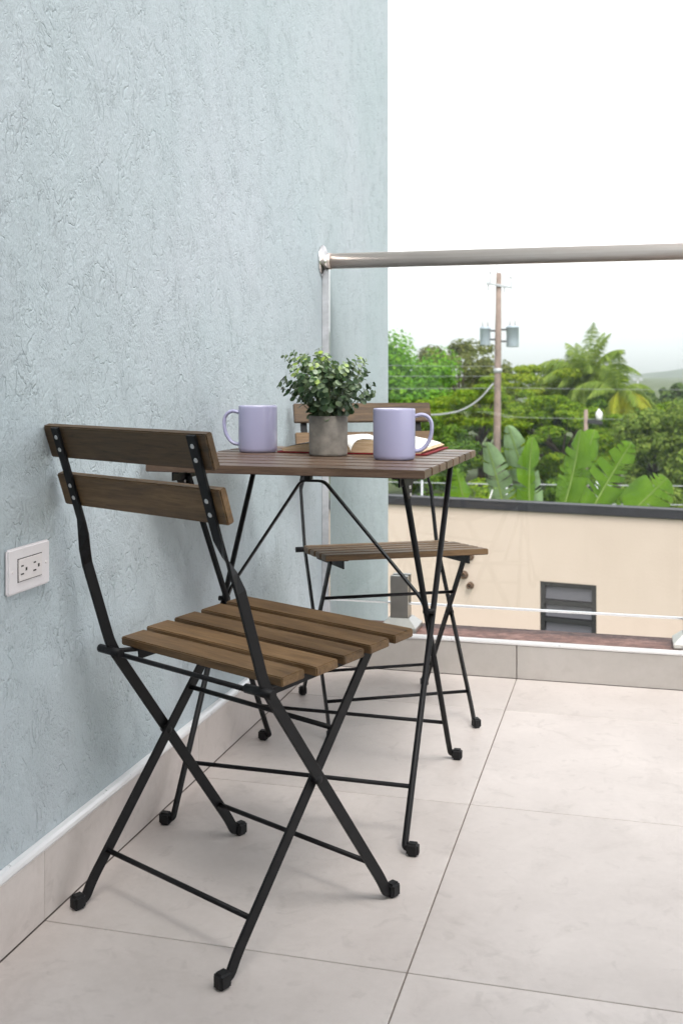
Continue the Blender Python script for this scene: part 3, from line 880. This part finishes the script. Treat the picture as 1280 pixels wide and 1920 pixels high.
for lat, d, h, lab in ((30.5, 112, 3.5, 'leftmost small tree of the distant row under the hill'), (35.5, 112, 3.6, 'second small tree of the distant row under the hill'), (40.5, 118, 3.8, 'rightmost small tree of the distant row under the hill')):
    tree('distant_tree', lab, 'tree', away(lat, d), (3.4, 3, 1.6), h-1.2, 40, 4500, .42, LF['far'], 'distant trees under the hill', .2, .7, .6, .3)
for lat, d, w, h, mt, lab in ((2.2, 31.5, 1.5, 1.25, 'dark', 'low dark shrub behind the fence at the wall edge'), (4.6, 32, 1.6, 1.35, 'mid', 'low green shrub under the table corner'), (6.6, 31, 1.4, 1.5, 'dark', 'low shrub behind the tall upright broad leaves'),
                              (8.6, 31.5, 1.5, 1.45, 'dull', 'low shrub between the pairs of broad leaves'), (10.0, 32.5, 1.2, 1.1, 'dark', 'low shrub behind the lowest broad leaf')):
    tree('shrub', lab, 'shrub', away(lat, d), (w, 1.1, h*.6), h*.62, 34, 6500, .13, LF[mt], 'shrubs along the fence', .05, .8, .5, .34)

# coconut palm
def palm(name, label, loc, H, nfr, yellow, seed, Lf=2.3):
    rp = random.Random(seed); root = tag(empty(name, loc), label, 'palm tree', 'palm trees')
    g = G(); pts = [(.15*math.sin(t*2), 0, -.05+H*t) for t in [k/10 for k in range(11)]]
    g.tube(pts, [.17-.006*k for k in range(11)], 10); g.build('trunk', M['bark'], root)
    top = Vector(pts[-1])
    for i in range(nfr):
        az = i*2.39996+rp.uniform(-.2, .2); el = R(80 - 110*(i/nfr) + rp.uniform(-16, 16)); L = Lf*rp.uniform(.85, 1.15)
        isy = i in yellow
        if isy: el = R(rp.uniform(-20, 40)); az = rp.uniform(-1.7, .7)
        p = top.copy(); dirv = Vector((math.cos(az)*math.cos(el), math.sin(az)*math.cos(el), math.sin(el)))
        path = [p.copy()]; n_ = 22
        for k in range(n_):
            dirv = (dirv + Vector((rp.uniform(-.02, .02), 0, -.085))).normalized(); p = p + dirv*L/n_; path.append(p.copy())
        g = G(); g.tube(path, [.028*(1-.85*k/n_) for k in range(n_+1)], 5)
        for k in range(2, n_+1):
            for sub in (0, .25, .5, .75):
                b = path[k].lerp(path[k-1], sub); t = (path[k]-path[k-1]).normalized()
                side = t.cross(Vector((0, 0, 1)))
                side = side.normalized() if side.length > .05 else Vector((1, 0, 0))
                ll = .62*L/2.3*math.sin(math.pi*min(1, .12+.86*k/n_))**.7*rp.uniform(.8, 1.1)
                for sg in (-1, 1):
                    d = (side*sg*.9 + t*.75 + Vector((0, 0, -.75+rp.uniform(-.3, .3)))).normalized()
                    e = b+d*ll+Vector((0, 0, -.18*ll)); m = b+d*ll*.5; w = t*.013
                    g.add([b-w, b+w, m+w*1.2, m-w*1.2, e], [(0, 1, 2, 3), (3, 2, 4)])
        link('frond', g.mesh('frond', fix=False), LF['palmy'] if isy else LF['palm'], root)
    return root
palm('coconut_palm', 'coconut palm with arching green fronds above the other trees', away(11.1, 49.5), 4.7, 46, (), 3, 2.5)
palm('yellowing_palm', 'shorter palm with drooping yellow fronds right of the tall palm', away(11.5, 45.5), 4.15, 30, (3, 5, 7, 9, 11, 13, 14, 15, 17, 19, 21, 23, 25, 27, 29), 8, 2.0)

# broad banana leaves behind the parapet
def m_banana():
    n = N('banana leaf'); mp = n.coords((1, 1, 1), 'UV'); v = mp.outputs[0]
    sp = n.new('ShaderNodeSeparateXYZ'); n.l(v, sp.inputs[0])
    wv = n.new('ShaderNodeTexWave'); wv.bands_direction = 'X'; wv.inputs['Scale'].default_value = 16; wv.inputs['Distortion'].default_value = 1.2; wv.inputs['Detail'].default_value = 2
    n.l(v, wv.inputs['Vector'])
    nz_ = n.noise(n.coords((1, 1, 1)).outputs[0], 3, 3, .6)
    f = n.math('ADD', n.math('MULTIPLY', wv.outputs[1], .30), n.math('MULTIPLY', nz_.outputs[0], .7))
    c = n.ramp(f, [(.2, (.075, .185, .010)), (.5, (.145, .30, .018)), (.8, (.25, .42, .04))])
    p = n.bsdf(c.outputs[0], .42, 0, .22, wv.outputs[1], .6, .012)
    t = n.new('ShaderNodeBsdfTranslucent'); n.l(c.outputs[0], t.inputs[0])
    mx = n.new('ShaderNodeMixShader'); mx.inputs[0].default_value = .4
    n.l(p.outputs[0], mx.inputs[1]); n.l(t.outputs[0], mx.inputs[2]); n.l(mx.outputs[0], n.out.inputs['Surface'])
    return n.m
M['banana'] = m_banana()
M['bananapale'] = simple('pale waxy leaf underside', (0.18, 0.27, 0.13), .6, var=.3, scale=5, spec=.2)
M['midrib'] = simple('leaf midrib', (0.20, 0.29, 0.07), .5, spec=.2)
M['stalk'] = simple('banana stalk', (0.13, 0.17, 0.06), .7, var=.3, scale=8)

def banana_leaf(root, base, tip, width, face, bow, tears, mat, seed, fold=.35):
    """blade from base to tip, its upper side turned towards `face`"""
    rb = random.Random(seed); base = Vector(base); tip = Vector(tip)
    ax = tip-base; L = ax.length; nn = 30; path = []
    fv = Vector(face); fv = (fv-ax.normalized()*fv.dot(ax.normalized())).normalized()
    for k in range(nn+1):
        t = k/nn; path.append(base+ax*t + fv*(-bow*4*t*(1-t)*.5 + bow*t*t*.6))
    lat = ax.normalized().cross(fv).normalized()
    g = G(); uv = []
    ph = rb.uniform(0, 6)
    cuts = {s: sorted(rb.sample(range(4, nn-1), tears+3)) for s in (-1, 1)}
    for s in (-1, 1):
        sway = 0; dr = 0
        for k in range(nn):
            if k in cuts[s]: dr = rb.uniform(-.3, .45)
            V = []
            for kk in (k, k+1):
                t = kk/nn; w = width*.5*(max(0, math.sin(math.pi*(t**.82)))**.55)*(1 if t < .97 else .8)
                sh = 0
                if kk == k and k in cuts[s]: sh = L*rb.uniform(.008, .032)
                if kk == k+1 and k+1 in cuts[s]: sh = -L*rb.uniform(.006, .026)
                for q in range(5):
                    a = q/4
                    lift = w*(fold*a + .12*math.sin(ph+t*15)*a*a - (.55+dr)*a*a)
                    V.append(path[kk] + lat*s*w*a*(1-.12*a) + fv*lift + ax.normalized()*(sh*a + w*.32*a))
            F = [(q, q+1, 5+q+1, 5+q) for q in range(4)]
            g.add(V, F, True)
            uv += [((k+.5*0)/nn, 0)]*0
    me = g.mesh('leaf', fix=False)
    ul = me.uv_layers.new(name='UVMap')
    per = nn*10
    for lp in me.loops:
        vi = lp.vertex_index; blk = vi // 10; r_ = vi % 10
        ul.data[lp.index].uv = (((blk % nn) + (r_ // 5))/nn*3.2, (r_ % 5)/4)
    lf = link('leaf', me, mat, root)
    g = G(); g.tube([p+fv*.004 for p in path], [.013*(1-.8*k/nn)+.002 for k in range(nn+1)], 6); g.build('midrib', M['midrib'], lf)
    return path[0]

def banana(label, lat, d, stem_h, leaves):
    loc = away(lat, d); root = tag(empty('banana_plant', loc), label, 'plant', 'banana plants behind the cream building')
    L0 = Vector(loc); g = G()
    g.tube([(0, 0, -.05), (.02, 0, stem_h*.5), (0, .02, stem_h)], [.13, .11, .07], 12); g.build('stalk', M['stalk'], root)
    for i, (l0, z0, l1, z1, w, face, bow, tears, mt, dd) in enumerate(leaves):
        b = Vector(away(l0, d+dd)); b.z = z0; t = Vector(away(l1, d+dd)); t.z = z1
        fx = Vector((math.cos(TA), math.sin(TA), 0))*face[0] + Vector((math.sin(TA), -math.cos(TA), 0))*face[1] + Vector((0, 0, face[2]))
        s0 = banana_leaf(root, b-L0, t-L0, w, fx, bow, tears, M[mt], 11*i+int(lat*10))
        g = G(); top = Vector((0, .02, stem_h-.05)); m = top.lerp(s0, .5)+Vector((0, 0, .05))
        g.tube([top, m, s0], [.03, .024, .02], 6); g.build('petiole', M['midrib'], root)
# lateral metres, heights, at 13.6 m:  1 px = 6.7 mm
banana('tall banana plant with two upright leaves just right of the pole base', 2.35, 13.6, 2.1, [
    (2.10, -1.05, 1.85, .03, .42, (-.5, .85, .3), .10, 4, 'bananapale', .15),
    (2.46, -.95, 2.10, .245, .42, (-.35, .9, .25), .12, 4, 'bananapale', .05),
    (2.36, -1.05, 2.34, .10, .46, (.55, .8, .2), .08, 1, 'banana', -.1)])
banana('banana plant with two leaning torn leaves left of the lowest leaf', 2.95, 13.7, 2.0, [
    (2.74, -1.0, 3.05, .17, .46, (-.55, .75, .35), .12, 2, 'banana', .0),
    (2.80, -1.05, 3.24, .17, .52, (.35, .9, .3), -.06, 5, 'banana', .12),
    (3.05, -.98, 3.62, .03, .56, (.25, .95, .3), .06, 5, 'banana', -.12)])
banana('banana plant with one low broad yellow green leaf at the right', 3.75, 13.5, 1.9, [
    (3.44, -1.0, 4.05, -.42, .66, (-.1, .95, .45), .05, 1, 'banana', 0)])
banana('small banana plant with one pale leaf under the table corner', 1.42, 13.6, 1.9, [
    (1.66, -1.05, 1.42, -.30, .34, (.3, .9, .3), .08, 2, 'banana', 0)])

# red flower on a pale stalk by the parapet
fl = tag(empty('red_flower', away(1.79, 13.3)), 'small red flower on a pale stalk behind the parapet', 'flower')
g = G(); g.tube([(0, 0, 0), (.02, 0, 1.6), (.0, 0, 3.18), (.03, 0, 3.36), (.06, 0, 3.46)], [.018, .014, .010, .009, .006], 6); g.build('stalk', M['whitepaint'], fl)
for k in range(6):
    a = k*1.05; g = G()
    d = Vector((math.cos(a), math.sin(a), .15))*.075; s_ = Vector((-math.sin(a), math.cos(a), 0))*.028
    c0 = Vector((-.02, 0, 3.20)); g.add([c0, c0+d*.5+s_, c0+d, c0+d*.5-s_, c0+d*.5+Vector((0, 0, .02))], [(0, 1, 4), (1, 2, 4), (2, 3, 4), (3, 0, 4)]); g.build('petal', M['flower'], fl)

# fence and gate pillar in front of the shrubs
fen = tag(empty('wire_fence', away(2.0, 29)), 'thin rail and post fence in front of the low shrubs', 'fence')
F0 = Vector(away(2.0, 29))
def fp(lat, d, z): p = Vector(away(lat, d)) - F0; p.z = z-GZ; return p
for z0, z1, r in ((-1.98, -2.13, .012), (-2.55, -2.60, .012), (-3.1, -3.1, .012)):
    g = G(); g.tube([fp(-2, 29.2, z0+.03), fp(4, 29, (z0+z1)/2), fp(16, 28.5, z1)], r, 6); g.build('rail', M['lightgrey'], fen)
for lat in (-1.2, .5, 2.15, 4.4, 6.8, 9.2, 11.6, 14):
    g = G(); b = fp(lat, 29-.03*lat+.06, GZ-.1); t = b.copy(); t.z = 2.05; g.tube([b, t], .03, 8); g.build('post', M['lightgrey'], fen)
gp = tag(empty('gate_pillar', away(6.85, 28)), 'short white pillar between the broad leaves above the parapet', 'pillar')
g = G(); g.box((-.10, -.1, -.05), (.10, .1, 1.76)); g.build('shaft', M['whitepaint'], gp, .01)
g = G(); g.box((-.13, -.13, 1.762), (.13, .13, 1.82)); g.build('cap', M['whitepaint'], gp, .01)

# ================================================================== UTILITY POLE
PL = away(6.0, 42)
up_ = tag(empty('utility_pole', PL), 'wooden utility pole with crossarm and two grey transformers', 'utility pole')
g = G(); g.tube([(0, 0, -.2), (.03, 0, 3), (.06, 0, 6), (.09, 0, 8.82)], [.155, .14, .125, .105], 12); g.build('shaft', M['polewood'], up_)
ca, sa = math.cos(TA), math.sin(TA)
def pv(l, dd, z): return (l*ca - dd*sa, l*sa + dd*ca, z)
g = G(); g.sweep([pv(-.42, -.16, 8.42), pv(.58, -.16, 8.24)], rect(.09, .07, .008), Vector((0, 0, 1))); arm = g.build('crossarm', M['lightgrey'], up_)
for l, z, h in ((-.27, 8.46, .42), (.53, 8.30, .38), (-.34, 8.14, .22), (.28, 8.05, .20)):
    g = G(); g.tube([pv(l, -.16, z-.02), pv(l, -.16, z+h)], .018, 6); g.lathe([(.03, z+h*.75), (.045, z+h*.8), (.03, z+h*.86), (.045, z+h*.92), (.02, z+h)], pv(l, -.16, 0), 10); g.build('insulator', M['ceram'], up_)
g = G(); g.tube([pv(.05, .1, 8.6), pv(.03, .1, 9.35)], .02, 6); g.build('lightning_rod', M['lightgrey'], up_)
for l, w, z0, z1 in ((-.44, .21, 6.02, 6.72), (.62, .25, 5.95, 6.76)):
    g = G(); g.lathe([(.0001, z0), (w*.92, z0), (w*.96, z0+.03), (w*.96, z1-.08), (w*1.04, z1-.07), (w*1.04, z1-.03), (w*.7, z1+.02), (.0001, z1+.04)], pv(l, 0, 0), 20)
    tr = g.build('transformer', M['steel'], up_)
    for dx in (-.1, .1):
        g = G(); g.tube([pv(l+dx, 0, z1), pv(l+dx, 0, z1+.26)], .022, 6); g.build('bushing', M['ceram'], tr)
    for z in (z0+.22, z1-.14):
        a, b = (l+w*.9, .0) if l < 0 else (.12, l-w*.9)
        g = G(); g.sweep([pv(a, 0, z), pv(b, 0, z)], rect(.07, .04, .004), Vector((0, 0, 1))); g.build('bracket', M['winframe'], tr)
g = G(); g.lathe([(.135, 4.95), (.17, 4.96), (.17, 5.12), (.135, 5.13)], pv(.05, 0, 0), 12); g.build('cable_clamp', M['lightgrey'], up_)

def cable(label, pts, r, sag=0.0, n_=14):
    pts = [Vector(p) for p in pts]
    o0 = pts[0].copy(); g = G(); P = []
    if len(pts) == 2:
        for k in range(n_+1):
            t = k/n_; q = pts[0].lerp(pts[1], t); q.z -= sag*4*t*(1-t); P.append(q-o0)
    else: P = [p-o0 for p in fillet(pts, 3.0, 6)]
    g.tube(P, r, 6)
    o = g.build('power_cable', M['cable'], None, loc=o0); tag(o, label, 'cable', 'overhead cables')
def w3(lat, d, z): p = Vector(away(lat, d)); p.z = z; return p
cable('faint cable high in the white sky above the handrail', (w3(-2, 31, 6.2), w3(12, 30, 7.15)), .007, .15)
cable('topmost level cable crossing the trees beside the pole', (w3(-6, 41.7, 1.45), w3(5.95, 41.8, 1.20)), .007, .06)
cable('middle level cable crossing the trees beside the pole', (w3(-6, 41.7, .95), w3(5.95, 41.8, .82)), .007, .05)
cable('lowest level cable crossing the trees beside the pole', (w3(-6, 41.7, .42), w3(5.95, 41.8, .36)), .008, .05)
cable('upper cable running right from the pole past the palm', (w3(6.2, 41.8, .38), w3(17, 41.5, .33)), .007, .05)
cable('lower cable running right from the pole past the palm', (w3(6.2, 41.8, -.75), w3(17, 41.5, -.85)), .007, .05)
cable('thick pale cable drooping from the pole down to the left', (w3(5.85, 41.75, .55), w3(5.3, 41.7, -.1), w3(4.6, 41.6, -.52), w3(3.6, 41.4, -.68), w3(2.2, 41.2, -.60), w3(-1, 41, .1)), .035)

# street lamp among the trees and a floodlight mast far off
sl = tag(empty('street_lamp', away(7.66, 34)), 'street lamp with white globe and dark arm below the palm', 'street lamp')
g = G(); g.tube([(0, 0, -.1), (0, 0, 3.78)], [.08, .06], 10); g.build('post', M['polewood'], sl)
g = G(); g.sweep([pv(.04, -.05, 3.42), pv(.5, -.05, 3.36)], rect(.13, .08, .01), Vector((0, 0, 1))); g.build('arm', M['winframe'], sl)
g = G(); g.lathe([(.0001, 3.44), (.07, 3.45), (.095, 3.53), (.11, 3.64), (.085, 3.72), (.04, 3.75), (.03, 3.80), (.0001, 3.81)], pv(.40, -.05, 0), 16); g.build('globe', M['whitepaint'], sl)
ms = tag(empty('floodlight_mast', away(54.6, 200)), 'tiny far floodlight mast with two lamps before the hill', 'mast')
g = G(); g.tube([(0, 0, -.3), (0, 0, 4.0)], [.14, .1], 8); g.build('post', M['lightgrey'], ms)
for l in (-.62, .62):
    g = G(); g.sweep([pv(0, 0, 3.95), pv(l, 0, 4.0)], rect(.14, .14, .01), Vector((0, 0, 1))); g.build('bracket', M['lightgrey'], ms)
    g = G(); a = pv(l, 0, 4.05); g.box((a[0]-.3, a[1]-.2, a[2]-.25), (a[0]+.3, a[1]+.2, a[2]+.25)); g.build('floodlight', M['lightgrey'], ms, .04)

# ================================================================== HAZE
def haze():
    n = N('haze'); v = n.new('ShaderNodeVolumePrincipled')
    v.inputs['Color'].default_value = (0.93, 0.955, 1.0, 1); v.inputs['Density'].default_value = 0.00031; v.inputs['Anisotropy'].default_value = 0.8
    n.l(v.outputs[0], n.out.inputs['Volume'])
    g = G(); g.box((-2800, -800, GZ-1.5), (2800, 4560, 175))
    o = g.build('haze', n.m); tag(o, 'thin pale haze filling the air as far as the hill', 'haze', kind='stuff')
haze()
